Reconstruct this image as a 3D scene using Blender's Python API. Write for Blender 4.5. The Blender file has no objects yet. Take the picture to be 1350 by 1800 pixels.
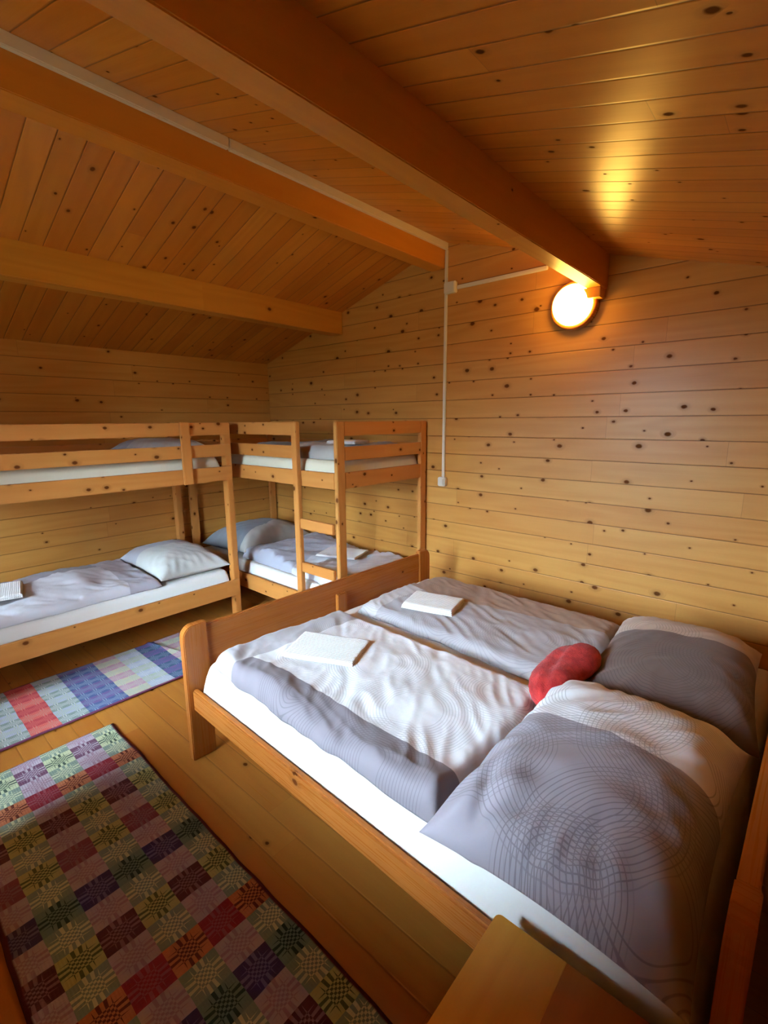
import bpy, bmesh, math, random
from mathutils import Vector, Matrix, noise
random.seed(7)
SC = bpy.context.scene
COL = SC.collection
PI = math.pi

# ------------------------------------------------------------------ camera, sky, exposure
CAM = Vector((0, 0, 1.6))
F_PX = 838.83
cam_d = bpy.data.cameras.new('camera')
cam = bpy.data.objects.new('camera', cam_d); COL.objects.link(cam); SC.camera = cam
cam_d.sensor_fit = 'VERTICAL'; cam_d.sensor_height = 36.0
cam_d.lens = 36.0 * F_PX / 1800.0
cam_d.clip_start = 0.02; cam_d.clip_end = 100
R_ = [[0.75160008, 0.65957386, -0.00772279], [0.11897276, -0.14706964, -0.98194501], [-0.64880105, 0.73711115, -0.18900888]]
mw = Matrix(((R_[0][0], -R_[1][0], -R_[2][0]), (R_[0][1], -R_[1][1], -R_[2][1]), (R_[0][2], -R_[1][2], -R_[2][2]))).to_4x4()
mw.translation = CAM
cam.matrix_world = mw

SC.view_settings.view_transform = 'Standard'
SC.view_settings.look = 'None'
SC.view_settings.gamma = 1
SC.view_settings.use_curve_mapping = False
SC.view_settings.exposure = 0.0

W_SKY = 116.0           # brightness of the overcast sky outside
LAMP_E = 38.0         # emission of the glass dome of the lamp
world = bpy.data.worlds.new('sky'); SC.world = world; world.use_nodes = True
bg = world.node_tree.nodes['Background']
wn = world.node_tree                        # overcast sky, brighter overhead, over dark ground
tc = wn.nodes.new('ShaderNodeTexCoord'); sx = wn.nodes.new('ShaderNodeSeparateXYZ'); cr = wn.nodes.new('ShaderNodeValToRGB')
mr = wn.nodes.new('ShaderNodeMapRange'); mr.inputs[1].default_value = -1; mr.inputs[2].default_value = 1
wn.links.new(tc.outputs['Generated'], sx.inputs[0]); wn.links.new(sx.outputs[2], mr.inputs[0]); wn.links.new(mr.outputs[0], cr.inputs[0])
e = cr.color_ramp.elements
e[0].position = 0.0; e[0].color = (.030, .034, .024, 1)
e[1].position = 1.0; e[1].color = (0.68, 0.85, 1.0, 1)
for p_, c_ in ((.495, (.035, .040, .028, 1)), (.515, (.17, .22, .27, 1)), (.62, (.50, .66, .80, 1))):
    k = e.new(p_); k.color = c_
wn.links.new(cr.outputs[0], bg.inputs[0]); bg.inputs[1].default_value = W_SKY

# room numbers
XL, XR, YW, YB = -4.364, 0.12, 3.12, -1.30
XRIDGE, ZRIDGE = -2.15, 2.860
SL, SR = 0.304, 0.283
def zceil(x): return ZRIDGE - SL*(XRIDGE-x) if x < XRIDGE else ZRIDGE - SR*(x-XRIDGE)
WINDOWS = [(-3.80, -3.25, 0.90, 1.80), (-2.15, -1.20, 0.60, 2.30)]
WIN_SIDE = (-0.95, -0.45, 1.10, 1.80)      # y0, y1, z0, z1 of the window in the right wall
for i, (x0, x1, z0, z1) in enumerate(WINDOWS):      # daylight portals in the two window openings
    ld = bpy.data.lights.new('window_portal', 'AREA'); ld.shape = 'RECTANGLE'
    ld.size = x1-x0; ld.size_y = z1-z0; ld.cycles.is_portal = True
    lo = bpy.data.objects.new('window_portal', ld); COL.objects.link(lo)
    lo.location = ((x0+x1)/2, YB-0.13, (z0+z1)/2); lo.rotation_euler = (PI/2, 0, PI)      # faces into the room, along +Y

ld = bpy.data.lights.new('window_portal', 'AREA'); ld.shape = 'RECTANGLE'
ld.size = WIN_SIDE[1]-WIN_SIDE[0]; ld.size_y = WIN_SIDE[3]-WIN_SIDE[2]; ld.cycles.is_portal = True
lo = bpy.data.objects.new('window_portal', ld); COL.objects.link(lo)
lo.location = (XR+0.13, (WIN_SIDE[0]+WIN_SIDE[1])/2, (WIN_SIDE[2]+WIN_SIDE[3])/2); lo.rotation_euler = (PI/2, 0, PI/2)

# ------------------------------------------------------------------ shader maths
class S:
    """wraps a socket so that plain arithmetic builds math nodes"""
    def __init__(s, nt, k): s.nt, s.k = nt, k
    def _m(s, op, *a, clamp=False):
        n = s.nt.nodes.new('ShaderNodeMath'); n.operation = op; n.use_clamp = clamp
        for i, x in enumerate((s,)+a):
            if isinstance(x, S): s.nt.links.new(x.k, n.inputs[i])
            else: n.inputs[i].default_value = x
        return S(s.nt, n.outputs[0])
    def __add__(s, o): return s._m('ADD', o)
    __radd__ = __add__
    def __mul__(s, o): return s._m('MULTIPLY', o)
    __rmul__ = __mul__
    def __sub__(s, o): return s._m('SUBTRACT', o)
    def __rsub__(s, o): return (s*-1.0)+o
    def __truediv__(s, o): return s._m('DIVIDE', o)
    def floor(s): return s._m('FLOOR')
    def fract(s): return s._m('FRACT')
    def abs(s): return s._m('ABSOLUTE')
    def sin(s): return s._m('SINE')
    def sqrt(s): return s._m('SQRT')
    def lt(s, o): return s._m('LESS_THAN', o)
    def gt(s, o): return s._m('GREATER_THAN', o)
    def mn(s, o): return s._m('MINIMUM', o)
    def mx(s, o): return s._m('MAXIMUM', o)
    def clamp(s): return s._m('ADD', 0.0, clamp=True)
    def step(s, a, b):                     # smooth ramp from 0 at a to 1 at b
        n = s.nt.nodes.new('ShaderNodeMapRange'); n.interpolation_type = 'SMOOTHSTEP'
        s.nt.links.new(s.k, n.inputs[0])
        for i, x in ((1, a), (2, b)):
            if isinstance(x, S): s.nt.links.new(x.k, n.inputs[i])
            else: n.inputs[i].default_value = x
        return S(s.nt, n.outputs[0])

def lerp(a, b, t): return a + (b-a)*t
def vec(nt, x, y=0.0, z=0.0):
    n = nt.nodes.new('ShaderNodeCombineXYZ')
    for i, c in enumerate((x, y, z)):
        if isinstance(c, S): nt.links.new(c.k, n.inputs[i])
        else: n.inputs[i].default_value = c
    return n.outputs[0]
def noise_n(nt, v, scale=1.0, detail=2.0, rough=0.5, dist=0.0):
    n = nt.nodes.new('ShaderNodeTexNoise'); nt.links.new(v, n.inputs['Vector'])
    n.inputs['Scale'].default_value = scale; n.inputs['Detail'].default_value = detail
    n.inputs['Roughness'].default_value = rough; n.inputs['Distortion'].default_value = dist
    return S(nt, n.outputs[0])
def white(nt, v):
    n = nt.nodes.new('ShaderNodeTexWhiteNoise'); n.noise_dimensions = '3D'; nt.links.new(v, n.inputs[0])
    return S(nt, n.outputs[0]), n.outputs[1]
def sep(nt, v):
    n = nt.nodes.new('ShaderNodeSeparateXYZ'); nt.links.new(v, n.inputs[0])
    return [S(nt, n.outputs[i]) for i in range(3)]
def mix(nt, f, a, b, mode='MIX'):
    n = nt.nodes.new('ShaderNodeMix'); n.data_type = 'RGBA'; n.blend_type = mode
    for s_, x in ((n.inputs[0], f), (n.inputs[6], a), (n.inputs[7], b)):
        if isinstance(x, S): nt.links.new(x.k, s_)
        elif isinstance(x, bpy.types.NodeSocket): nt.links.new(x, s_)
        elif isinstance(x, (tuple, list)): s_.default_value = (*x[:3], 1)
        else: s_.default_value = x
    return n.outputs[2]
def lin(r, g, b):
    f = lambda c: (c/255/12.92) if c/255 <= .04045 else ((c/255+.055)/1.055)**2.4
    return (f(r), f(g), f(b))
def new_mat(name):
    m = bpy.data.materials.new(name); m.use_nodes = True
    nt = m.node_tree; b = nt.nodes['Principled BSDF']
    return m, nt, b
def uv_of(nt):
    n = nt.nodes.new('ShaderNodeUVMap')
    return sep(nt, n.outputs[0])[:2]
def bump(nt, bsdf, h, strength=0.3, dist=0.002):
    n = nt.nodes.new('ShaderNodeBump'); n.inputs['Strength'].default_value = strength
    n.inputs['Distance'].default_value = dist
    nt.links.new(h.k, n.inputs['Height']); nt.links.new(n.outputs[0], bsdf.inputs['Normal'])

def pine(name, light, dark, bw=0.1345, voff=0.0, seam=1.0, knots=0.35, rough=0.34, joint=2.4, var=0.5, cell=0.115, ksize=1.0, coat=0.25, red=0.25, sheen_b=0.6):
    """varnished pine; UV is metres along the grain (u) and across it (v)"""
    m, nt, b = new_mat(name)
    u, v = uv_of(nt)
    vv = (v - voff)/bw
    row = vv.floor(); fr = vv.fract()
    r1, _ = white(nt, vec(nt, row, 3.3, 1.7))
    uu = u + r1*17.0
    seg = (uu/joint).floor()
    r2, rc = white(nt, vec(nt, row, seg, 5.1))
    rr = sep(nt, rc)
    # knots
    vo = nt.nodes.new('ShaderNodeTexVoronoi'); vo.voronoi_dimensions = '2D'; vo.inputs['Scale'].default_value = 1/cell
    vo.inputs['Randomness'].default_value = 1.0
    nt.links.new(vec(nt, uu*0.72, v+r1*3.0, 0), vo.inputs['Vector'])
    d = S(nt, vo.outputs['Distance'])*cell
    kc = sep(nt, vo.outputs['Color'])
    keep = kc[0].lt(knots)
    rad = (kc[1]*kc[1]*0.0065 + 0.0032)*ksize
    wob = noise_n(nt, vec(nt, uu*60, v*60, 0), 1, 1)*0.004 - 0.002
    kn = (1.0 - (d+wob).step(rad*0.55, rad*1.15))*keep
    halo = (1.0 - d.step(rad*0.8, rad*2.6))*keep
    # grain, pushed aside by the knots
    push = halo*kc[2]*1.2
    g1 = noise_n(nt, vec(nt, uu*1.3, v*26+push, row*7.3), 1, 3, 0.6, 0.4)
    g2 = noise_n(nt, vec(nt, uu*3.0, v*190+push*3, row*3.1), 1, 2, 0.6)
    rings = ((noise_n(nt, vec(nt, uu*0.55, v*5.5+push*.6, row*9.7+r2*4), 1, 1.5, 0.5)*46.0)).sin()*0.5+0.5
    gr = (g1*0.55 + g2*0.25 + rings*0.30 - 0.20).clamp()
    c = mix(nt, (gr*0.75 + rr[0]*var*0.5).clamp(), light, dark)
    c = mix(nt, rr[1]*red, c, tuple(x*y for x, y in zip(light, (0.85, 0.55, 0.38))))
    c = mix(nt, halo*0.45, c, tuple(x*0.6 for x in dark))
    c = mix(nt, kn*0.88, c, lin(78, 34, 12))
    h = 1.0 - kn*0.3
    if seam > 0:
        e = fr.mn(1.0-fr)*bw
        s_ = 1.0 - e.step(0.0008, 0.0030)
        sg = ((uu/joint).fract().mn(1.0-(uu/joint).fract()))*joint
        js = (1.0 - sg.step(0.0004, 0.0015))*0.55
        c = mix(nt, (s_*0.72*seam).mx(js*seam*0.7), c, lin(72, 34, 12))
        h = h - (1.0 - e.step(0.0, 0.006))*seam
        bump(nt, b, h, 0.55, 0.004)
    else:
        bump(nt, b, g2 + gr, 0.05, 0.001)
    nt.links.new(c, b.inputs['Base Color'])
    ro = g2*0.12 + (rough-0.06) + kn*0.4
    nt.links.new(ro.k, b.inputs['Roughness'])
    nt.links.new(((1.0-kn)*(coat*0.7)).k, b.inputs['Coat Weight'])
    nt.links.new(((1.0-kn*0.8)*0.34).k, b.inputs['Specular IOR Level'])
    b.inputs['Coat Roughness'].default_value = 0.28
    return m

def ring_nodes(nt, u, v, rings):
    """thin concentric circles, printed on the cloth; rings = (cu, cv, r0, r1, pitch)"""
    tot = None
    wn = noise_n(nt, vec(nt, u*3, v*3, 0), 1, 1)*0.02
    for cu, cv, r0, r1, p in rings:
        du = u-cu; dv = v-cv
        r = (du*du + dv*dv).sqrt() + wn
        line = 1.0 - ((r/p).fract()-0.5).abs().step(0.06, 0.15)
        k = line*r.step(r0-0.001, r0+0.001)*(1.0-r.step(r1-0.01, r1+0.01))
        tot = k if tot is None else tot.mx(k)
    return tot
def cloth_mat(name, base, zones, rings, ring_dark=0.62, white_line=False):
    """zones: list of (a, b, c, wob, colour): the colour is used where a*u+b*v+wobble > c"""
    m, nt, b = new_mat(name)
    u, v = uv_of(nt)
    c = base
    w = noise_n(nt, vec(nt, u*2.2, v*2.2, 4.0), 1, 0.5)-0.5
    bend = (u*3.1+v*1.7).sin()
    for a_, b_, c_, wob, colr in zones:
        k = (u*a_ + v*b_ + bend*wob + w*wob).step(c_-0.0015, c_+0.0015)
        c = mix(nt, k, c, colr)
    if rings:
        c = mix(nt, ring_nodes(nt, u, v, rings)*0.8, c, mix(nt, 1.0, c, (ring_dark,)*3, 'MULTIPLY'))
    if not isinstance(c, bpy.types.NodeSocket): b.inputs['Base Color'].default_value = (*c, 1)
    else: nt.links.new(c, b.inputs['Base Color'])
    b.inputs['Roughness'].default_value = 0.75
    b.inputs['Sheen Weight'].default_value = 0.15
    wv = (u*2400.0).sin()*(v*2400.0).sin()
    fine = noise_n(nt, vec(nt, u*9, v*9, 2), 1, 3, 0.6)
    bump(nt, b, fine, 0.15, 0.008)
    return m
def terry(name, colr, sc=260.0):
    m, nt, b = new_mat(name)
    u, v = uv_of(nt)
    rib = (v*sc*2.2).sin()*0.5+0.5
    n = noise_n(nt, vec(nt, u*sc, v*sc, 0), 1, 2)
    nt.links.new(mix(nt, (n*0.35+rib*0.15).clamp(), colr, tuple(x*0.72 for x in colr)), b.inputs['Base Color'])
    b.inputs['Roughness'].default_value = 0.95
    b.inputs['Sheen Weight'].default_value = 0.4
    bump(nt, b, n+rib*0.6, 0.6, 0.003)
    return m
def plain(name, colr, rough=0.5, **kw):
    m, nt, b = new_mat(name)
    n = noise_n(nt, vec(nt, *uv_of(nt)), 30.0, 2)
    nt.links.new(mix(nt, n*0.2, colr, tuple(x*0.85 for x in colr)), b.inputs['Base Color'])
    b.inputs['Roughness'].default_value = rough
    return m

def ramp_const(nt, fac, cols):
    """picks cols[i] for index fac in 0..len-1 (more than 32 colours not allowed)"""
    n = nt.nodes.new('ShaderNodeValToRGB'); cr = n.color_ramp; cr.interpolation = 'CONSTANT'
    N = len(cols)
    while len(cr.elements) < N: cr.elements.new(1.0)
    for i, cc in enumerate(cols):
        cr.elements[i].position = i/N
    for i, cc in enumerate(cols):
        cr.elements[i].color = (*cc, 1)
    f = (fac+0.5)/float(N)
    nt.links.new(f.k, n.inputs[0])
    return n.outputs[0]
def rug_mat(name, bands, cell_u, cell_v, u0, v0, width, border):
    """overshot weave. u runs along the rug, v across. Each weft band gives (block, stripe) colours
    for the odd columns and (block, stripe) for the even ones"""
    m, nt, b = new_mat(name)
    u, v = uv_of(nt)
    wob = noise_n(nt, vec(nt, u*7, v*7, 0), 1, 2)*0.012-0.006
    uu = (u+u0+wob)/cell_u; vv = (v+v0+wob)/cell_v
    iu = uu.floor(); iv = vv.floor()
    p = uu.fract()*2.0-1.0; q = vv.fract()*2.0-1.0
    par = (iv*0.5).fract()*2.0
    blk = mix(nt, par, ramp_const(nt, iu, [x[2] for x in bands]), ramp_const(nt, iu, [x[0] for x in bands]))
    stp = mix(nt, par, ramp_const(nt, iu, [x[3] for x in bands]), ramp_const(nt, iu, [x[1] for x in bands]))
    ap, aq = p.abs(), q.abs()
    # the stripes lean towards the middle of each wheel
    pw = p*(1.0+(1.0-aq)*0.35); qw = q*(1.0+(1.0-ap)*0.35)
    su = (pw*2.6+0.25).fract().lt(0.5); sv = (qw*2.6+0.25).fract().lt(0.5)
    ep = ap.gt(0.47); eq = aq.gt(0.47)
    corner = ep*eq
    k = corner + ep*(1.0-eq)*sv + eq*(1.0-ep)*su + (1.0-ep)*(1.0-eq)*(1.0-(su-sv).abs())
    col = mix(nt, k, stp, blk)
    yarn = noise_n(nt, vec(nt, u*420, v*90, 0), 1, 2, 0.6)
    tone = noise_n(nt, vec(nt, iu*1.7, iv*2.3, 0), 1, 0)
    col = mix(nt, yarn*0.35, col, mix(nt, 1.0, col, (0.45, 0.42, 0.42), 'MULTIPLY'))
    col = mix(nt, tone*0.15, col, mix(nt, 1.0, col, (0.6, 0.6, 0.62), 'MULTIPLY'))
    e = v.mn(width - v)                         # dark bound edge along both long sides
    col = mix(nt, 1.0 - (e+wob*0.6).step(0.010, 0.018), col, border)
    nt.links.new(col, b.inputs['Base Color'])
    b.inputs['Roughness'].default_value = 0.95
    hh = (u*900.0).sin()*0.18 + (v*700.0).sin()*0.12 + k*0.6 + yarn
    bump(nt, b, hh, 0.6, 0.0025)
    return m

# ------------------------------------------------------------------ mesh helpers
def finish(name, bm, mat, parent=None, smooth=False, loc=None):
    me = bpy.data.meshes.new(name); bm.to_mesh(me); bm.free()
    if mat: me.materials.append(mat)
    for p in me.polygons: p.use_smooth = smooth
    o = bpy.data.objects.new(name, me); COL.objects.link(o)
    if parent: o.parent = parent
    if loc: o.location = loc
    return o
def tag(o, label=None, cat=None, group=None, kind=None):
    for k, x in (('label', label), ('category', cat), ('group', group), ('kind', kind)):
        if x: o[k] = x
    return o
def empty(name, loc=(0, 0, 0), rz=0.0):
    o = bpy.data.objects.new(name, None); COL.objects.link(o)
    o.empty_display_size = 0.1
    o.location = loc; o.rotation_euler = (0, 0, rz)
    return o
def add_uv(bm, L=0, A=None, off=None):
    """UV in metres: u along axis L, v across"""
    uvl = bm.loops.layers.uv.verify()
    ou, ov = off if off else (random.uniform(0, 40), random.uniform(0, 40))
    for f in bm.faces:
        n = f.normal; ax = max(range(3), key=lambda i: abs(n[i]))
        if ax == L:
            a, c = [i for i in range(3) if i != L]
            for l in f.loops: l[uvl].uv = (l.vert.co[a]*0.15+ou, l.vert.co[c]+ov)
        else:
            a = [i for i in range(3) if i not in (L, ax)][0]
            for l in f.loops: l[uvl].uv = (l.vert.co[L]+ou, l.vert.co[a]+ov+(0.31*ax if off is None else 0))
def box(lo, hi, bev=0.003, L=None, seg=2, off=None):
    bm = bmesh.new()
    bmesh.ops.create_cube(bm, size=1)
    d = [hi[i]-lo[i] for i in range(3)]
    for v in bm.verts:
        v.co = Vector([lo[i]+(v.co[i]+.5)*d[i] for i in range(3)])
    if bev: bmesh.ops.bevel(bm, geom=list(bm.edges), offset=min(bev, min(d)*.45), segments=seg, affect='EDGES', clamp_overlap=True)
    bm.normal_update()
    if L is None: L = max(range(3), key=lambda i: d[i])
    add_uv(bm, L, off=off)
    return bm
def merge(*bms):
    out = bmesh.new()
    for b in bms:
        me = bpy.data.meshes.new('t'); b.to_mesh(me); b.free(); out.from_mesh(me); bpy.data.meshes.remove(me)
    return out
def prism(pts, axis, a0, a1, bev=0.0, L=0, off=None):
    """extrude a closed outline; axis 0: pts are (y,z); axis 1: (x,z); axis 2: (x,y)"""
    bm = bmesh.new()
    def P(p, a):
        return Vector((a, p[0], p[1])) if axis == 0 else Vector((p[0], a, p[1])) if axis == 1 else Vector((p[0], p[1], a))
    A = [bm.verts.new(P(p, a0)) for p in pts]; B = [bm.verts.new(P(p, a1)) for p in pts]
    bm.faces.new(A); bm.faces.new(B[::-1])
    n = len(pts)
    for i in range(n): bm.faces.new((A[i], B[i], B[(i+1) % n], A[(i+1) % n]))
    bmesh.ops.recalc_face_normals(bm, faces=bm.faces)
    if bev: bmesh.ops.bevel(bm, geom=[e for e in bm.edges if e.is_manifold and e.calc_face_angle() > 0.6], offset=bev, segments=2, affect='EDGES')
    bm.normal_update(); add_uv(bm, L, off=off)
    return bm
def round_rect(x0, y0, x1, y1, r, corners=(1, 1, 1, 1), n=6):
    """corners in order (x0,y0) (x1,y0) (x1,y1) (x0,y1); 0 leaves it square"""
    pts = []
    for (cx, cy, a), k in zip(((x0, y0, PI), (x1, y0, 1.5*PI), (x1, y1, 0), (x0, y1, .5*PI)), corners):
        if not k: pts.append((cx, cy)); continue
        ox = cx + (r if cx == x0 else -r); oy = cy + (r if cy == y0 else -r)
        for i in range(n+1):
            t = a + i/n*PI/2
            pts.append((ox+r*math.cos(t), oy+r*math.sin(t)))
    return pts

# ------------------------------------------------------------------ materials
HON_L, HON_D = (0.66, 0.345, 0.082), (0.48, 0.190, 0.030)
M_gable = pine('pine_gable', HON_L, HON_D, bw=0.1345, voff=1.610 % 0.1345, knots=0.42, cell=0.115, ksize=1.6, rough=0.42, coat=0.3)
M_wall = pine('pine_wall', HON_L, HON_D, bw=0.1300, voff=1.683 % 0.13, knots=0.26, cell=0.12, ksize=1.3, rough=0.38)
M_ceil = pine('pine_ceiling', (0.68, 0.31, 0.046), (0.48, 0.17, 0.018), bw=0.1075, voff=0.033, knots=0.28, cell=0.12, ksize=1.3, rough=0.36, joint=5.0, var=1.3, red=0.4)
M_floor = pine('pine_floor', (0.57, 0.265, 0.048), (0.38, 0.135, 0.019), bw=0.118, voff=0.02, seam=0.45, knots=0.14, cell=0.14, ksize=1.3, rough=0.30, joint=1.9, red=0.45, var=0.9)
M_beam = pine('pine_beam', (0.68, 0.33, 0.046), (0.50, 0.205, 0.02), bw=9, seam=0, knots=0.16, cell=0.17, ksize=1.5, rough=0.42, red=0.6)
M_bunk = pine('pine_bunk', (0.66, 0.32, 0.085), (0.50, 0.19, 0.034), bw=9, seam=0, knots=0.50, cell=0.095, ksize=1.45, rough=0.45, red=0.4)
M_bed = pine('pine_bed', (0.52, 0.19, 0.034), (0.34, 0.095, 0.013), bw=9, seam=0, knots=0.10, cell=0.15, ksize=1.6, rough=0.28, coat=0.5)
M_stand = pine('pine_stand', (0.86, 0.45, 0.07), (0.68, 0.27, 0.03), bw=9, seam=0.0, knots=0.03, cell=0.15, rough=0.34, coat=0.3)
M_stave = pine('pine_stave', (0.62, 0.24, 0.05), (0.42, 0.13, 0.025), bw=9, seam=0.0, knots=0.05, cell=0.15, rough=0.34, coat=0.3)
M_plast = plain('white_plastic', lin(225, 218, 200), 0.4)
M_sheet = cloth_mat('white_sheet', lin(236, 236, 230), [], [])
M_cream = cloth_mat('cream_sheet', lin(228, 222, 196), [], [])
M_towel = terry('white_towel', lin(240, 240, 236))
M_red, nt, b_ = new_mat('red_plush')
pl = noise_n(nt, vec(nt, *uv_of(nt)), 22.0, 4, 0.65); pf = noise_n(nt, vec(nt, *uv_of(nt)), 260.0, 2)
nt.links.new(mix(nt, pl.step(0.35, 0.7), lin(170, 16, 22), lin(214, 52, 48)), b_.inputs['Base Color'])
b_.inputs['Roughness'].default_value = 0.8; b_.inputs['Sheen Weight'].default_value = 0.15
bump(nt, b_, pf+pl*2.0, 0.6, 0.004)
WHITE, LIL, TAUPE, PALE = lin(234, 234, 236), lin(132, 124, 131), lin(108, 90, 84), lin(184, 180, 183)

# ------------------------------------------------------------------ the room
def struct(o): o['kind'] = 'structure'; return o
T = 0.12
struct(finish('floor', box((XL-T, YB-T, -0.06), (XR+T, YW+T, 0), 0, 0, off=(0, 0)), M_floor))
def gable_poly(x0, x1):
    return [(x0, 0), (x1, 0), (x1, zceil(x1)), (XRIDGE, ZRIDGE), (x0, zceil(x0))]
struct(finish('wall_back', prism(gable_poly(XL, XR), 1, YW, YW+T, L=0, off=(0, 0)), M_gable))
struct(finish('wall_left', box((XL-T, YB-T, 0), (XL, YW+T, zceil(XL)+0.02), 0, 1, off=(0, 0)), M_wall))
y0_, y1_, z0_, z1_ = WIN_SIDE
ZR = zceil(XR)+0.02
struct(finish('wall_right', merge(*[box((XR, a, c), (XR+T, b, d), 0, 1, off=(0, 0)) for a, b, c, d in
       ((YB-T, y0_, 0, ZR), (y1_, YW+T, 0, ZR), (y0_, y1_, 0, z0_), (y0_, y1_, z1_, ZR))]), M_wall))
# wall behind the camera with two window openings
def wall_with_holes():
    bms = []
    xs = [XL] + [x for w in WINDOWS for x in w[:2]] + [XR]
    def piece(x0, x1, z0, z1=None):
        if z1 is None:
            pts = [(x0, z0), (x1, z0), (x1, zceil(x1))] + ([(XRIDGE, ZRIDGE)] if x0 < XRIDGE < x1 else []) + [(x0, zceil(x0))]
        else: pts = [(x0, z0), (x1, z0), (x1, z1), (x0, z1)]
        bms.append(prism(pts, 1, YB-T, YB, L=0, off=(0, 0)))
    for k in range(0, len(xs), 2): piece(xs[k], xs[k+1], 0)
    for w in WINDOWS:
        piece(w[0], w[1], 0, w[2]); piece(w[0], w[1], w[3])
    return merge(*bms)
struct(finish('wall_front', wall_with_holes(), M_gable))
M_glass, nt, b_ = new_mat('window_glass')
tr = nt.nodes.new('ShaderNodeBsdfTransparent'); gl = nt.nodes.new('ShaderNodeBsdfGlossy'); gl.inputs['Roughness'].default_value = 0.02
fz = nt.nodes.new('ShaderNodeFresnel'); ms = nt.nodes.new('ShaderNodeMixShader')
nt.links.new(fz.outputs[0], ms.inputs[0]); nt.links.new(tr.outputs[0], ms.inputs[1]); nt.links.new(gl.outputs[0], ms.inputs[2])
nt.links.new(ms.outputs[0], nt.nodes['Material Output'].inputs[0])
for i, (x0, x1, z0, z1) in enumerate(WINDOWS):
    fr = merge(box((x0, YB-.09, z0), (x0+.05, YB-.03, z1)), box((x1-.05, YB-.09, z0), (x1, YB-.03, z1)),
               box((x0, YB-.09, z0), (x1, YB-.03, z0+.05)), box((x0, YB-.09, z1-.05), (x1, YB-.03, z1)))
    w = struct(finish('window_%d' % (i+1), fr, M_bed))
    finish('window_pane', box((x0+.05, YB-.065, z0+.05), (x1-.05, YB-.061, z1-.05), 0), M_glass, w)
fr = merge(*[box((XR+.03, a, c), (XR+.09, b, d)) for a, b, c, d in
           ((y0_, y0_+.05, z0_, z1_), (y1_-.05, y1_, z0_, z1_), (y0_, y1_, z0_, z0_+.05), (y0_, y1_, z1_-.05, z1_))])
w = struct(finish('window_%d' % (len(WINDOWS)+1), fr, M_bed))
finish('window_pane', box((XR+.061, y0_+.05, z0_+.05), (XR+.065, y1_-.05, z1_-.05), 0), M_glass, w)
# added unseen screen behind the camera, shades the head of the bed
struct(finish('shade_screen', box((-0.93, -0.22, 0), (XR, -0.16, 1.56), 0, 0, off=(0, 0)), M_wall))
struct(finish('shade_screen_low', box((-2.15, -0.22, 0), (-0.93, -0.16, 0.80), 0, 0, off=(0, 0)), M_wall))  # low screen, also added, keeps window light off the rug and floor

# ceiling: one slab per slope, boards run down the slope
def slope(x0, x1, name):
    bm = bmesh.new(); uvl = bm.loops.layers.uv.verify()
    y0, y1 = YB-T, YW+T
    ring = [(x0, zceil(x0)), (x1, zceil(x1)), (x1, zceil(x1)+.08), (x0, zceil(x0)+.08)]
    A = [bm.verts.new((p[0], y0, p[1])) for p in ring]; B = [bm.verts.new((p[0], y1, p[1])) for p in ring]
    bm.faces.new(A); bm.faces.new(B[::-1])
    for i in range(4): bm.faces.new((A[i], B[i], B[(i+1) % 4], A[(i+1) % 4]))
    bmesh.ops.recalc_face_normals(bm, faces=bm.faces)
    k = math.hypot(x1-x0, zceil(x1)-zceil(x0))/(x1-x0)
    for f in bm.faces:
        for l in f.loops: l[uvl].uv = (l.vert.co.x*k, l.vert.co.y)
    return struct(finish(name, bm, M_ceil))
slope(XL-T, XRIDGE, 'ceiling')
slope(XRIDGE, XR+T, 'ceiling_right')

# beams (things carried by the walls, part of the building)
def beam(name, x0, x1, z0, knot_seed):
    xm = (x0+x1)/2
    pts = [(x0, z0), (x1, z0), (x1, zceil(x1)+.01)] + ([(XRIDGE, ZRIDGE+.01)] if x0 < XRIDGE < x1 else []) + [(x0, zceil(x0)+.01)]
    bm = prism(pts, 1, YB, YW, L=1, bev=0.004)
    return struct(finish(name, bm, M_beam))
beam('trim_1', -3.345, -3.220, 2.350, 1)
beam('trim_2', -2.255, -2.130, 2.680, 2)
beam('trim_3', -1.075, -0.985, 2.345, 3)

# ------------------------------------------------------------------ cable duct, boxes, switch, lamp
duct = empty('cable_duct', (-2.115, YW, 1.2))
tag(duct, 'white plastic cable duct running under the ridge beam edge and down the gable wall', 'cable duct')
def dpart(lo, hi, name='duct_run', bev=0.004):
    bm = box([lo[i]-duct.location[i] for i in range(3)], [hi[i]-duct.location[i] for i in range(3)], bev)
    return finish(name, bm, M_plast, duct)
dpart((-2.131, 1.365, 2.802), (-2.106, YW-.0, 2.850))
dpart((-2.131, YB+.001, 2.802), (-2.106, 1.362, 2.850))
dpart((-2.128, YW-.016, 1.158), (-2.104, YW, 2.800))
dpart((-2.020, YW-.018, 2.520), (-1.352, YW, 2.545))
jb = box((-2.118, YW-.040, 2.497), (-2.020, YW, 2.575), 0.006)
jbo = finish('junction_box', jb, M_plast)
tag(jbo, 'small white square junction box on the gable wall below the ridge beam', 'junction box')
finish('box_lid', box((-2.112, YW-.045, 2.503), (-2.026, YW-.038, 2.569), 0.004), M_plast, jbo)
sw = finish('light_switch', box((-2.148, YW-.042, 1.088), (-2.082, YW, 1.158), 0.006), M_plast)
tag(sw, 'white surface-mounted switch at the foot of the cable duct on the wall', 'switch')
finish('rocker', box((-2.138, YW-.049, 1.098), (-2.092, YW-.040, 1.148), 0.003), M_plast, sw)

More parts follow.
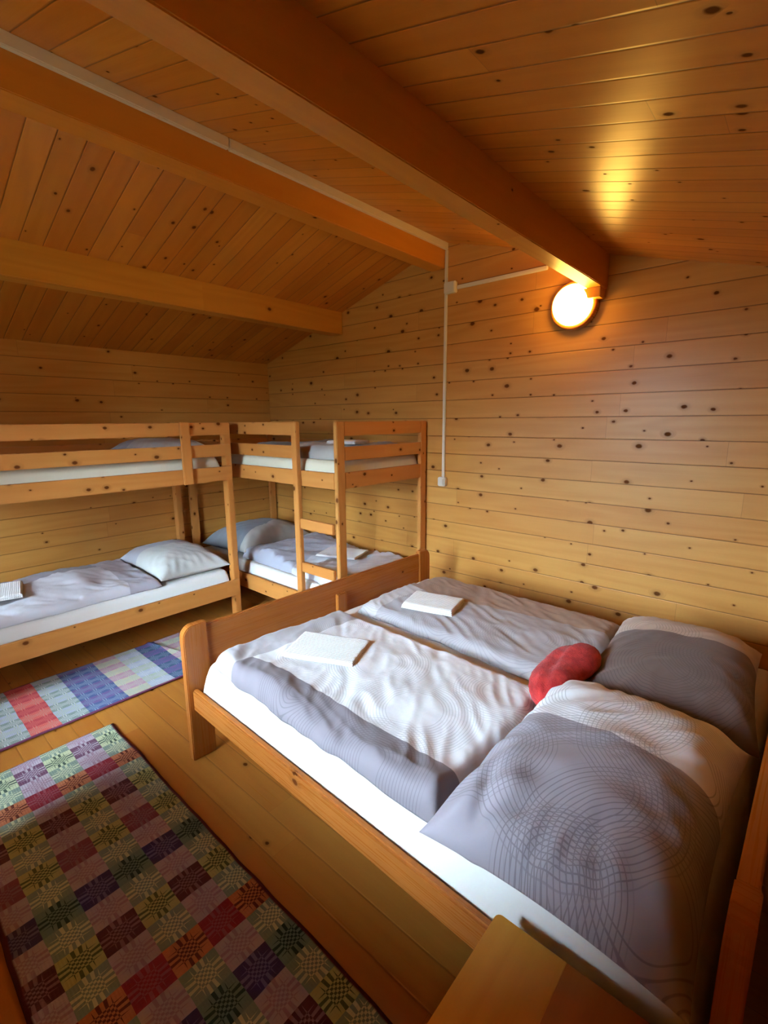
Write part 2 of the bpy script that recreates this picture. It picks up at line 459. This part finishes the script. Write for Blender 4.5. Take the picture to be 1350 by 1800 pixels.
def lathe_y(profile, n=40):
    """profile of (radius, y); axis along Y"""
    bm = bmesh.new(); rows = []
    for r, y in profile:
        rows.append([bm.verts.new((r*math.cos(2*PI*k/n), y, r*math.sin(2*PI*k/n))) for k in range(n)] if r > 1e-5 else [bm.verts.new((0, y, 0))])
    for a, b in zip(rows, rows[1:]):
        for k in range(n):
            k2 = (k+1) % n
            if len(a) == 1: bm.faces.new((a[0], b[k2], b[k]))
            elif len(b) == 1: bm.faces.new((a[k], a[k2], b[0]))
            else: bm.faces.new((a[k], a[k2], b[k2], b[k]))
    bmesh.ops.recalc_face_normals(bm, faces=bm.faces); bm.normal_update(); add_uv(bm, 0)
    return bm
lamp = empty('wall_lamp', (-1.165, YW, 2.275))
tag(lamp, 'glowing round wall lamp with wooden ring under the end of the largest beam', 'lamp')
finish('lamp_base', lathe_y([(0, 0), (.140, 0), (.140, -.042), (.134, -.050), (.118, -.050)]), M_bed, lamp, True)
M_dome, nt, b_ = new_mat('lamp_glass')
b_.inputs['Base Color'].default_value = (0.9, 0.85, 0.75, 1)
b_.inputs['Emission Color'].default_value = (1.0, 0.56, 0.10, 1); b_.inputs['Emission Strength'].default_value = LAMP_E
finish('glass_dome', lathe_y([(.118, -.048), (.118, -.058)] + [(.118*math.cos(t*PI/2/10), -.058-.082*math.sin(t*PI/2/10)) for t in range(1, 11)]), M_dome, lamp, True)
blk = finish('wood_block', box((-1.100, YW-.10, 2.290), (-0.995, YW, 2.345), 0.003, 0), M_beam)
tag(blk, 'small wooden block wedged under the end of the largest beam beside the lamp', 'wooden block')

# ------------------------------------------------------------------ bunk beds
def bunk(name, label, loc, rz, wrap):
    """local frame: x along the bed, y from the front (0) to the wall; the right end is seen in the photo"""
    L, D = 2.06, 0.97
    t = empty(name, loc, rz); tag(t, label, 'bunk bed', 'pine bunk beds in the corner')
    P = lambda n, lo, hi, Lx=None: finish(n, box(lo, hi, 0.004, Lx), M_bunk, t)
    pt = 0.05 if wrap else 0.034
    fy = -0.024 if wrap else 0.0          # front boards lie before the posts on one bunk, between them on the other
    for x0 in (0, L-pt):
        for y0 in (0, D-.07): P('post', (x0, y0, 0), (x0+pt, y0+.07, 1.592))
    fx0, fx1 = (0.004, L-.014) if wrap else (pt, L-pt)
    lx = L-.43                              # where the ladder stands
    g1 = fx1 if wrap else lx
    P('guard_rail', (fx0, fy, 1.500), (g1, fy+.024, 1.592))
    P('guard_rail', (fx0, fy, 1.338), (g1, fy+.024, 1.428))
    P('side_rail', (fx0, fy, 1.150), (fx1, fy+.024, 1.258))
    P('side_rail', (fx0, fy, 0.205), (fx1, fy+.024, 0.335))
    P('guard_rail', (pt, D-.026, 1.500), (L-pt, D-.002, 1.592))
    P('guard_rail', (pt, D-.026, 1.338), (L-pt, D-.002, 1.428))
    P('side_rail', (pt, D-.026, 1.150), (L-pt, D-.002, 1.258))
    P('side_rail', (pt, D-.026, 0.205), (L-pt, D-.002, 0.335))
    for xe in (0.002, L-.026):
        P('end_rail', (xe, .07, 1.500), (xe+.024, D-.07, 1.592))
        P('end_rail', (xe, .07, 1.338), (xe+.024, D-.07, 1.428))
        P('end_rail', (xe, .07, 1.150), (xe+.024, D-.07, 1.258))
        P('end_rail', (xe, .07, 0.205), (xe+.024, D-.07, 0.335))
    for z in (0.235, 1.180):
        P('bed_base', (pt+.002, .03, z), (L-pt-.002, D-.03, z+.018), 0)
    if wrap:
        P('upright', (1.645, -.046, 1.150), (1.715, -.024, 1.596))
    else:
        P('ladder_post', (L-.430, -.034, 0), (L-.372, 0.0, 1.595))
        for z in (0.845, 0.522):
            P('ladder_rung', (L-.372, -.028, z), (L-pt+.002, -.002, z+.072))
    return t
bunk('bunk_bed', 'pine bunk bed standing lengthwise along the left wall, its lower bed at the left edge', (-3.380, -0.025, 0), PI/2, True)
bunk('bunk_bed', 'pine bunk bed with a ladder standing across the corner along the gable wall', (-4.335, 2.13, 0), 0, False)

def fold_noise(x, y, s, seed): return noise.noise(Vector((x*s+seed, y*s-seed*1.7, seed)))
def ridged(x, y, s, seed, ang=0.0, st=3.0):
    ca, sa = math.cos(ang), math.sin(ang)
    a, b = (x*ca+y*sa), (-x*sa+y*ca)*st
    return 1-abs(noise.noise(Vector((a*s+seed, b*s, seed*.7))))*2
def slab(name, p00, p10, p11, p01, z0, h, mat, nx=60, ny=40, edge=0.03, wr=0.004, seed=1.0, sag=None, bow=0.0, parent=None, hem=0.0, wang=0.6):
    """a soft flat body (mattress, duvet, towel): plan corners in metres, base z0, thickness h"""
    bm = bmesh.new(); uvl = bm.loops.layers.uv.verify()
    p00, p10, p11, p01 = [Vector(p) for p in (p00, p10, p11, p01)]
    W = ((p10-p00).length+(p11-p01).length)/2; H = ((p01-p00).length+(p11-p10).length)/2
    def warp(k, n):         # more rows near the edges
        t = k/n; return 0.5-0.5*math.cos(PI*t) if n > 3 else t
    top, bot = {}, {}
    for i in range(nx+1):
        for j in range(ny+1):
            u = warp(i, nx); v = warp(j, ny)
            q = (p00*(1-u)+p10*u)*(1-v)+(p01*(1-u)+p11*u)*v
            du = min(u, 1-u)*W; dv = min(v, 1-v)*H
            ex = min(1, du/edge); ey = min(1, dv/edge)
            e = math.sqrt(max(0, 1-(1-ex)**2))*math.sqrt(max(0, 1-(1-ey)**2))
            # rim wanders a little
            if bow:
                c = (p00+p10+p11+p01)/4
                k = bow*(fold_noise(q.x, q.y, 4, seed)+.5*fold_noise(q.x, q.y, 11, seed+3))
                rim = max(1-min(1, du/.12), 1-min(1, dv/.12))
                q = q + (q-c).normalized()*k*rim
            w = wr*(fold_noise(q.x, q.y, 5, seed)*1.2+ridged(q.x, q.y, 6, seed, wang)*1.0-.5 + .12*ridged(q.x, q.y, 15, seed+5, wang+.5))
            if hem: w += hem*math.exp(-(v*H/.13)**2)*(ridged(q.x, q.y, 5, seed+9, 1.15, .35)*.7+ridged(q.x, q.y, 13, seed+2, 1.3, .3)*.55)
            zt = z0 + h*(.12+.88*e) + w*e + (sag(q.x, q.y) if sag else 0)*e
            top[i, j] = bm.verts.new((q.x, q.y, max(z0+h*.06, zt)))
            inner = 0 < i < nx and 0 < j < ny
            bot[i, j] = bm.verts.new((q.x, q.y, z0)) if inner else None
    def B(i, j):
        return bot[i, j] or top[i, j]
    uvm = {}
    for i in range(nx+1):
        for j in range(ny+1): uvm[i, j] = (warp(i, nx)*W, warp(j, ny)*H)
    def quad(vs, ks):
        try: f = bm.faces.new(vs)
        except ValueError: return
        for l, k in zip(f.loops, ks): l[uvl].uv = uvm[k]
    for i in range(nx):
        for j in range(ny):
            ks = [(i, j), (i+1, j), (i+1, j+1), (i, j+1)]
            quad([top[k] for k in ks], ks)
            quad([B(*k) for k in ks[::-1]], ks[::-1])
    return finish(name, bm, mat, parent, True)

def pillow(name, cx, cy, z0, w, d, h, rz, mat, seed=1.0, n=64, pinch=0.10, wr=0.006, tilt=(0, 0), flat=0.55, cz=0.0, lift=None):
    """a stuffed pillow: w by d, h thick, corners drawn out; z0 is what it lies on"""
    bm = bmesh.new(); uvl = bm.loops.layers.uv.verify()
    ca, sa = math.cos(rz), math.sin(rz)
    T, Bt, uvm = {}, {}, {}
    for i in range(n+1):
        for j in range(n+1):
            s = -math.cos(PI*i/n); t = -math.cos(PI*j/n)
            x = w/2*s*(1-pinch*(1-t*t)*s*s*(.6+.4*abs(s))); y = d/2*t*(1-pinch*(1-s*s)*t*t)
            prof = max(0, (1-s**4)*(1-t**4))**flat*(1-.18*(s*s+t*t)*.5)
            # folds gather at the seams and run out from the corners
            rimk = max(abs(s), abs(t))**3
            ang = math.atan2(t, s)
            fold = math.sin(ang*26+seed*3+3*noise.noise(Vector((s*2, t*2, seed))))*rimk*(0.4+0.6*abs(s*t))
            wv = wr*(fold*1.1 + 1.3*fold_noise(x, y, 6, seed) + .8*ridged(x, y, 7, seed, .8, 2.4)-.4)
            up = h*0.72*prof + wv*min(1, prof*2.2)
            dn = -h*0.28*prof
            base = h*0.22
            X = cx + x*ca - y*sa; Y = cy + x*sa + y*ca
            tl = tilt[0]*x + tilt[1]*y
            zz = z0 + base + tl + cz
            lz = lift(s, t) if lift else 0
            T[i, j] = bm.verts.new((X, Y, zz+up+lz))
            inner = 0 < i < n and 0 < j < n
            Bt[i, j] = bm.verts.new((X, Y, max(z0+.001, zz+dn+lz))) if inner else None
            uvm[i, j] = (w/2*s+w/2, d/2*t+d/2)
    def B(k): return Bt[k] or T[k]
    for i in range(n):
        for j in range(n):
            ks = [(i, j), (i+1, j), (i+1, j+1), (i, j+1)]
            for vs, kk in (([T[k] for k in ks], ks), ([B(k) for k in ks[::-1]], ks[::-1])):
                try: f = bm.faces.new(vs)
                except ValueError: continue
                for l, k in zip(f.loops, kk): l[uvl].uv = uvm[k]
    return finish(name, bm, mat, None, True)

# cloth prints
R_duv = [(.34, .30, .0, .16, .011), (.62, .46, .10, .24, .011), (.95, .30, .11, .26, .011), (.20, .62, .05, .16, .010), (1.15, .62, .10, .22, .011), (.55, .08, .04, .20, .011), (1.00, .02, .05, .22, .012)]
M_duvA = cloth_mat('duvet_print', WHITE, [(0.06, -1, -0.085, 0.03, LIL), (-1, 0, -0.16, .03, PALE)], R_duv, 0.66)
M_duvB = cloth_mat('duvet_print_far', lin(172, 166, 168), [(-1, 0.0, -0.12, 0.05, lin(196, 192, 192)), (0, 1, 0.46, 0.06, lin(158, 130, 108))], [(.10, .20, .05, .3, .012), (.55, .12, .06, .25, .012), (.95, .25, .08, .3, .012), (.3, .6, .05, .2, .012)], 0.72)
M_pilA = cloth_mat('pillow_print', lin(160, 152, 160), [(0.0, 1, 0.49, 0.02, WHITE)],
                   [(.30, .27, .13, .27, .0125), (.50, .10, .10, .30, .0135), (.04, .27, .06, .20, .012), (.20, .66, .09, .30, .0115), (.50, .52, .08, .30, .0125), (.34, .02, .03, .16, .012)], 0.55)
M_pilB = cloth_mat('pillow_print_far', TAUPE, [(-0.15, 1, 0.50, 0.03, lin(190, 172, 156))], [(.28, .20, .08, .30, .012), (.46, .34, .05, .25, .012), (.15, .55, .05, .22, .012)], 0.6)
M_pilC = cloth_mat('pillow_plain', lin(196, 196, 190), [(1, 0, -5, 0, lin(192, 192, 186)), (-1, 0.15, -0.30, 0.02, lin(168, 168, 176))], [(.6, .4, .05, .16, .014)], 0.85)
M_pilD = cloth_mat('pillow_corner', lin(122, 128, 136), [(1, 0.25, 0.55, 0.02, lin(176, 174, 168))], [(.3, .3, .05, .2, .014)], 0.85)
M_duvC = cloth_mat('duvet_bunk', lin(206, 206, 212), [(0, -1, -0.24, 0.06, lin(140, 136, 144)), (1, 0, 1.05, .05, lin(172, 168, 176))], [(.5, .5, .1, .2, .012)], 0.85)
M_duvD = cloth_mat('duvet_corner', lin(176, 178, 190), [(1, 0.3, 0.75, 0.06, lin(206, 206, 212))], [(.5, .5, .1, .2, .012)], 0.85)

# bedding of the two bunks
m = slab('mattress', (-4.30, 0.03), (-3.425, 0.03), (-3.425, 1.975), (-4.30, 1.975), 0.253, .155, M_sheet, 30, 50, .03, .002, 2)
tag(m, 'thin mattress in a white sheet on the lower bed of the left wall bunk', 'mattress')
m = slab('mattress', (-4.30, 0.03), (-3.425, 0.03), (-3.425, 1.965), (-4.30, 1.965), 1.198, .135, M_cream, 30, 50, .04, .004, 3)
tag(m, 'thin mattress in a cream sheet on the upper bed of the left wall bunk', 'mattress')
m = slab('mattress', (-4.285, 2.175), (-2.325, 2.175), (-2.325, 3.065), (-4.285, 3.065), 0.253, .155, M_sheet, 50, 30, .03, .002, 4)
tag(m, 'thin mattress in a white sheet on the lower bed of the corner bunk', 'mattress')
m = slab('mattress', (-4.285, 2.175), (-2.325, 2.175), (-2.325, 3.065), (-4.285, 3.065), 1.198, .135, M_cream, 50, 30, .03, .003, 5)
tag(m, 'thin mattress in a cream sheet on the upper bed of the corner bunk', 'mattress')
o = slab('duvet', (-4.27, 0.15), (-4.27, 1.47), (-3.44, 1.43), (-3.44, 0.12), 0.409, .060, M_duvC, 90, 60, .05, .012, 7, bow=.02,
         sag=lambda x, y: .05*math.exp(-((y-.95)/.25)**2-((x+3.95)/.3)**2))
tag(o, 'grey and white patterned duvet spread on the lower bed of the left wall bunk', 'duvet')
o = pillow('pillow', -3.855, 1.715, 0.409, .86, .56, .20, -0.02, M_pilC, 3, wr=.008)
tag(o, 'pale grey pillow with a white half on the lower bed of the left wall bunk', 'pillow')
o = pillow('pillow', -3.97, 2.62, 0.409, .62, .84, .24, 0.12, M_pilD, 5, wr=.008)
tag(o, 'grey two-tone pillow in the dark corner on the lower bed of the corner bunk', 'pillow')
o = slab('duvet', (-3.66, 2.24), (-2.38, 2.22), (-2.36, 3.02), (-3.60, 3.02), 0.409, .070, M_duvD, 90, 60, .05, .022, 9, bow=.03, wang=1.2,
         sag=lambda x, y: .05*math.exp(-((x+3.35)/.22)**2))
tag(o, 'crumpled grey duvet behind the ladder on the lower bed of the corner bunk', 'duvet')
o = pillow('pillow', -3.86, 1.70, 1.333, .80, .52, .15, 0.0, M_pilC, 11)
tag(o, 'pale pillow behind the top rail of the upper bed of the left wall bunk', 'pillow')
o = slab('duvet', (-3.40, 2.22), (-2.40, 2.22), (-2.40, 3.0), (-3.40, 3.0), 1.333, .085, M_pilD, 60, 40, .06, .018, 13, bow=.03)
tag(o, 'folded grey duvet behind the ladder gap on the upper bed of the corner bunk', 'duvet')

def towel(name, cx, cy, z, w, d, rz, label, layers=3, th=0.012, seed=1, tilt=0.0, group=None):
    e = empty(name, (cx, cy, z), rz); tag(e, label, 'towel', group)
    for k in range(layers):
        g = k*.004
        o = slab('towel_layer', (-w/2+g, -d/2+g*.5), (w/2-g*.3, -d/2), (w/2, d/2-g), (-w/2, d/2-g*.6), k*th*.93, th, M_towel, 36, 26, .011, .0022, seed+k*2, bow=.004)
        o.parent = e
    return e
towel('folded_towel', -1.535, 1.345, 0.573, .34, .24, math.radians(24), 'white folded towel on the near duvet of the double bed', 2, .009, 2)
towel('folded_towel', -1.475, 2.09, 0.572, .30, .22, math.radians(14), 'white folded towel on the far duvet of the double bed, close to the gable wall', 3, .012, 5)
towel('folded_towel', -3.86, 0.56, 0.500, .34, .26, math.radians(-12), 'white folded towel on the duvet of the left wall bunk at the left edge', 2, .014, 8)
towel('folded_towel', -2.82, 2.67, 0.505, .36, .28, math.radians(20), 'thin white towel on the crumpled duvet behind the bunk ladder', 2, .008, 9)
towel('folded_towel', -2.60, 2.55, 1.430, .26, .20, math.radians(10), 'folded towel on top of the upper bed of the corner bunk', 2, .012, 12)

# ------------------------------------------------------------------ the double bed
TH = math.radians(-1.7)
bed = empty('double_bed', (-2.065, 0.912, 0), TH)
tag(bed, 'honey brown wooden double bed in front with rounded footboard posts', 'bed')
BL, BW = 2.10, 1.83
def bpart(name, bm): return finish(name, bm, M_bed, bed)
for y0, cs in ((0, (0, 0, 0, 1)), (BW-.115, (0, 0, 1, 0))):
    bpart('foot_post', prism(round_rect(y0, 0, y0+.115, .680, .055, cs, 8), 0, 0, .042, bev=.004, L=2))
    bpart('head_post', prism(round_rect(y0, 0, y0+.115, .780, .075, cs, 8), 0, BL-.042, BL, bev=.004, L=2))
bpart('footboard', merge(prism(round_rect(.110, .440, BW-.110, .662, .004, (0, 0, 0, 0)), 0, .008, .034, bev=.006, L=1)))
bpart('footboard_plank', box((.010, .10, .22), (.032, BW-.10, .430), .004, 1))
bpart('middle_stile', box((.034, .92, .22), (.058, .995, .585), .004, 2))
bpart('headboard', box((BL-.040, .113, .42), (BL-.004, BW-.113, .776), .004, 1))
bpart('side_rail', box((.042, .020, .262), (BL-.042, .048, .368), .007, 0))
bpart('side_rail', box((.042, BW-.048, .262), (BL-.042, BW-.020, .368), .007, 0))
bpart('bed_base', box((.045, .05, .262), (BL-.045, BW-.05, .282), .002, 1))
def bl(x, y):
    c, s = math.cos(TH), math.sin(TH)
    return (bed.location.x + x*c - y*s, bed.location.y + x*s + y*c)
o = slab('mattress', bl(.065, .052), bl(BL-.05, .052), bl(BL-.05, BW-.055), bl(.065, BW-.055), .283, .215, M_sheet, 80, 60, .055, .003, 21)
tag(o, 'wide mattress in a white sheet on the double bed', 'mattress')
MT = .502
o = slab('duvet', (-1.915, 0.975), (-0.635, 0.925), (-0.625, 1.700), (-1.880, 1.745), MT, .060, M_duvA, 170, 110, .05, .0065, 31, bow=.03, hem=.024, wang=-.9,
         sag=lambda x, y: .012*math.exp(-((y-1.35)/.3)**2)+.010*math.sin(x*7)*math.exp(-((y-1.0)/.12)**2))
tag(o, 'white duvet with grey band and printed rings on the near half of the double bed', 'duvet')
o = slab('duvet', (-1.860, 1.850), (-0.600, 1.805), (-0.590, 2.570), (-1.800, 2.610), MT, .055, M_duvB, 150, 100, .06, .0075, 37, bow=.03, wang=-.5,
         sag=lambda x, y: .02*math.exp(-((y-2.2)/.3)**2))
tag(o, 'grey and taupe patterned duvet on the far half of the double bed by the wall', 'duvet')
o = pillow('pillow', -0.325, 1.300, MT, .60, .92, .245, math.radians(-1), M_pilA, 41, n=120, pinch=.07, wr=.010, lift=lambda s, t: -.020*math.exp(-((s+.62+.35*(t+.75))/.07)**2)*math.exp(-((t+.72)/.20)**2)-.012*math.exp(-((t+.80-.30*(s+.4))/.09)**2)*math.exp(-((s+.35)/.28)**2)+.012*math.exp(-((s+.45)/.1)**2-((t+.62)/.16)**2))
tag(o, 'large grey and white pillow with printed rings, nearest on the double bed', 'pillow')
o = pillow('pillow', -0.305, 2.185, MT, .58, .86, .20, math.radians(3), M_pilB, 43, n=90, pinch=.07, wr=.008)
tag(o, 'dark taupe pillow with printed rings at the wall side of the double bed', 'pillow')

def cushion():
    bm = bmesh.new(); uvl = bm.loops.layers.uv.verify()
    n, k = 60, 36; rows = []
    for i in range(n+1):
        t = -1+2*i/n
        bulge = max(0, 1-abs(t)**3.2)**.5
        waist = 1-.10*math.exp(-(t/.32)**2)
        row = []
        for j in range(k):
            a = 2*PI*j/k
            r = .083*bulge*waist*(1+.10*math.sin(3*a+t*4)*.4)
            y = t*.185; bend = .035*(t*t-.4)
            cr = -.018*math.exp(-((a-PI/2-.3-t*.4)/.22)**2)*bulge
            fz = .004*noise.noise(Vector((math.cos(a)*9, math.sin(a)*9, t*14)))
            row.append(bm.verts.new((math.cos(a)*(r+cr+fz)*1.0+bend, y, math.sin(a)*(r+cr+fz)*.80)))
        rows.append(row)
    for i in range(n):
        for j in range(k):
            f = bm.faces.new((rows[i][j], rows[i][(j+1) % k], rows[i+1][(j+1) % k], rows[i+1][j]))
            for l, (a, b) in zip(f.loops, ((i, j), (i, j+1), (i+1, j+1), (i+1, j))): l[uvl].uv = (a/n*.37, b/k*.4)
    bmesh.ops.remove_doubles(bm, verts=bm.verts, dist=1e-5)
    bmesh.ops.recalc_face_normals(bm, faces=bm.faces)
    return bm
o = finish('plush_cushion', cushion(), M_red, None, True)
o.location = (-0.600, 1.735, MT+.125); o.rotation_euler = (math.radians(7), 0, math.radians(-4)); o.scale = (1.05, 1.16, 1.05)
tag(o, 'red plush roll cushion lying between the two pillows of the double bed', 'cushion')

# ------------------------------------------------------------------ bedside table at the lower edge
ns = empty('bedside_table', (-0.42, 0.42, 0))
tag(ns, 'bright pine bedside table top at the bottom edge against the double bed', 'bedside table')
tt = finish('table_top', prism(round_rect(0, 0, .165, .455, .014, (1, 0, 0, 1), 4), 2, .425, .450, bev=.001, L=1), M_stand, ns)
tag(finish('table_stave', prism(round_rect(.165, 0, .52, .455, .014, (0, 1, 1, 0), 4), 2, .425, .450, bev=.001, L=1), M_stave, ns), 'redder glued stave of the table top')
finish('cabinet_body', box((.02, .02, .06), (.50, .435, .424), .003, 2), M_stand, ns)
dr = finish('drawer', box((.002, .03, .26), (.020, .425, .41), .003, 1), M_stand, ns)
finish('drawer_knob', box((-.016, .21, .325), (.003, .235, .35), .008, 2), M_bed, dr)
for x0 in (.02, .46):
    for y0 in (.02, .395): finish('leg', box((x0, y0, 0), (x0+.04, y0+.04, .06), .003, 2), M_stand, ns)

# ------------------------------------------------------------------ woven rugs
LG, OL, YG, DG = lin(204, 220, 176), lin(88, 106, 66), lin(194, 202, 136), lin(76, 100, 86)
LM, MV, MR, MS = lin(186, 176, 188), lin(160, 132, 150), lin(92, 42, 56), lin(150, 112, 124)
OR, OB, CR, CS = lin(200, 128, 84), lin(110, 48, 30), lin(148, 34, 54), lin(158, 84, 96)
IN, IS, TL, TD = lin(66, 50, 104), lin(122, 112, 156), lin(120, 150, 140), lin(34, 72, 70)
BLG = lin(122, 142, 128)
lt = (lin(138, 164, 148), lin(214, 226, 186), lin(192, 182, 196), lin(172, 146, 164))                 # the light band between two strong ones
strong = {'g': (YG, OL, MR, MS), 'p': (LG, DG, lin(118, 80, 108), LM), 'r': (OR, OB, CR, CS), 'i': (TL, TD, IN, IS), 'm': (YG, OL, lin(138, 72, 88), MS)}
big = []
for c_ in 'prgmigrigmrgi': big += [lt, strong[c_]]
M_rug = rug_mat('rug_weave', big, 0.1055, 0.113, .032, .024, .650, lin(92, 28, 48))
def rug(name, x0, y0, x1, y1, mat, along, th=.008, seed=1, ripple=0.0025, label='', fold=None):
    bm = bmesh.new(); uvl = bm.loops.layers.uv.verify()
    nx, ny = int((x1-x0)/.012), int((y1-y0)/.012)
    V, Bv, uvm = {}, {}, {}
    for i in range(nx+1):
        for j in range(ny+1):
            x = x0+(x1-x0)*i/nx; y = y0+(y1-y0)*j/ny
            uvm[i, j] = (x-x0, y-y0) if along == 0 else (y1-y, x-x0)
            k = .008*noise.noise(Vector((x*3, y*3, seed)))+.004*noise.noise(Vector((x*9, y*9, seed+4)))
            rim = max(0, 1-min(i, nx-i, j, ny-j)/6)
            X, Y = x+k*rim, y+k*rim
            edge = min(1, min(i, nx-i, j, ny-j)/1.0)
            z = .002 + th*(.4+.6*edge) + ripple*(1+noise.noise(Vector((x*4, y*4, seed*2))))
            if fold: z += fold(x, y)
            V[i, j] = bm.verts.new((X, Y, z))
            Bv[i, j] = bm.verts.new((X, Y, .0006)) if 0 < i < nx and 0 < j < ny else None
    b = lambda k: Bv[k] or V[k]
    for i in range(nx):
        for j in range(ny):
            ks = [(i, j), (i+1, j), (i+1, j+1), (i, j+1)]
            for vs, kk in (([V[k] for k in ks], ks), ([b(k) for k in ks[::-1]], ks[::-1])):
                f = bm.faces.new(vs)
                for l, k in zip(f.loops, kk): l[uvl].uv = uvm[k]
    o = finish(name, bm, mat, None, True); tag(o, label, 'rug')
    return o
rug('woven_rug', -2.632, .112, -.42, .762, M_rug, 0, seed=3, label='large green, mauve and maroon checked woven rug in the foreground beside the double bed')
PG, PB, PK, CO = lin(186, 204, 184), lin(186, 200, 216), lin(196, 160, 178), lin(226, 112, 104)
BB, BP, TB, GR = lin(84, 106, 158), lin(120, 104, 160), lin(70, 104, 136), lin(146, 168, 160)
s_pale = (GR, lin(206, 216, 214), PB, PG); s_blue = (BB, lin(140, 166, 190), BP, lin(128, 150, 180))
s_dark = (TB, lin(120, 144, 172), BP, BB); s_pink = (lin(206, 206, 178), PG, PK, lin(200, 190, 184)); s_red = (CO, lin(214, 146, 130), lin(206, 78, 84), CO)
s_lite = (PB, lin(208, 218, 222), PG, lin(196, 206, 214))
small = [s_blue] + [s_pink]*3 + [s_dark]*2 + [s_lite]*2 + [s_pink]*2 + [s_blue]*3 + [s_pale]*2 + [s_red]*2 + [s_pale]*3 + [s_lite] + [s_blue]*2 + [s_pale]*3 + [s_red]*2 + [s_pale]*2
M_rug2 = rug_mat('rug_weave_pale', small, 0.068, 0.080, 0.0, 0.01, .645, lin(120, 60, 92))
rug('woven_rug', -3.455, -.30, -2.81, 1.60, M_rug2, 1, seed=9, label='pale blue and pink checked woven rug behind, beside the left wall bunk',
    fold=lambda x, y: .010*math.exp(-((y-1.36-(x+3.2)*.28)/.014)**2))
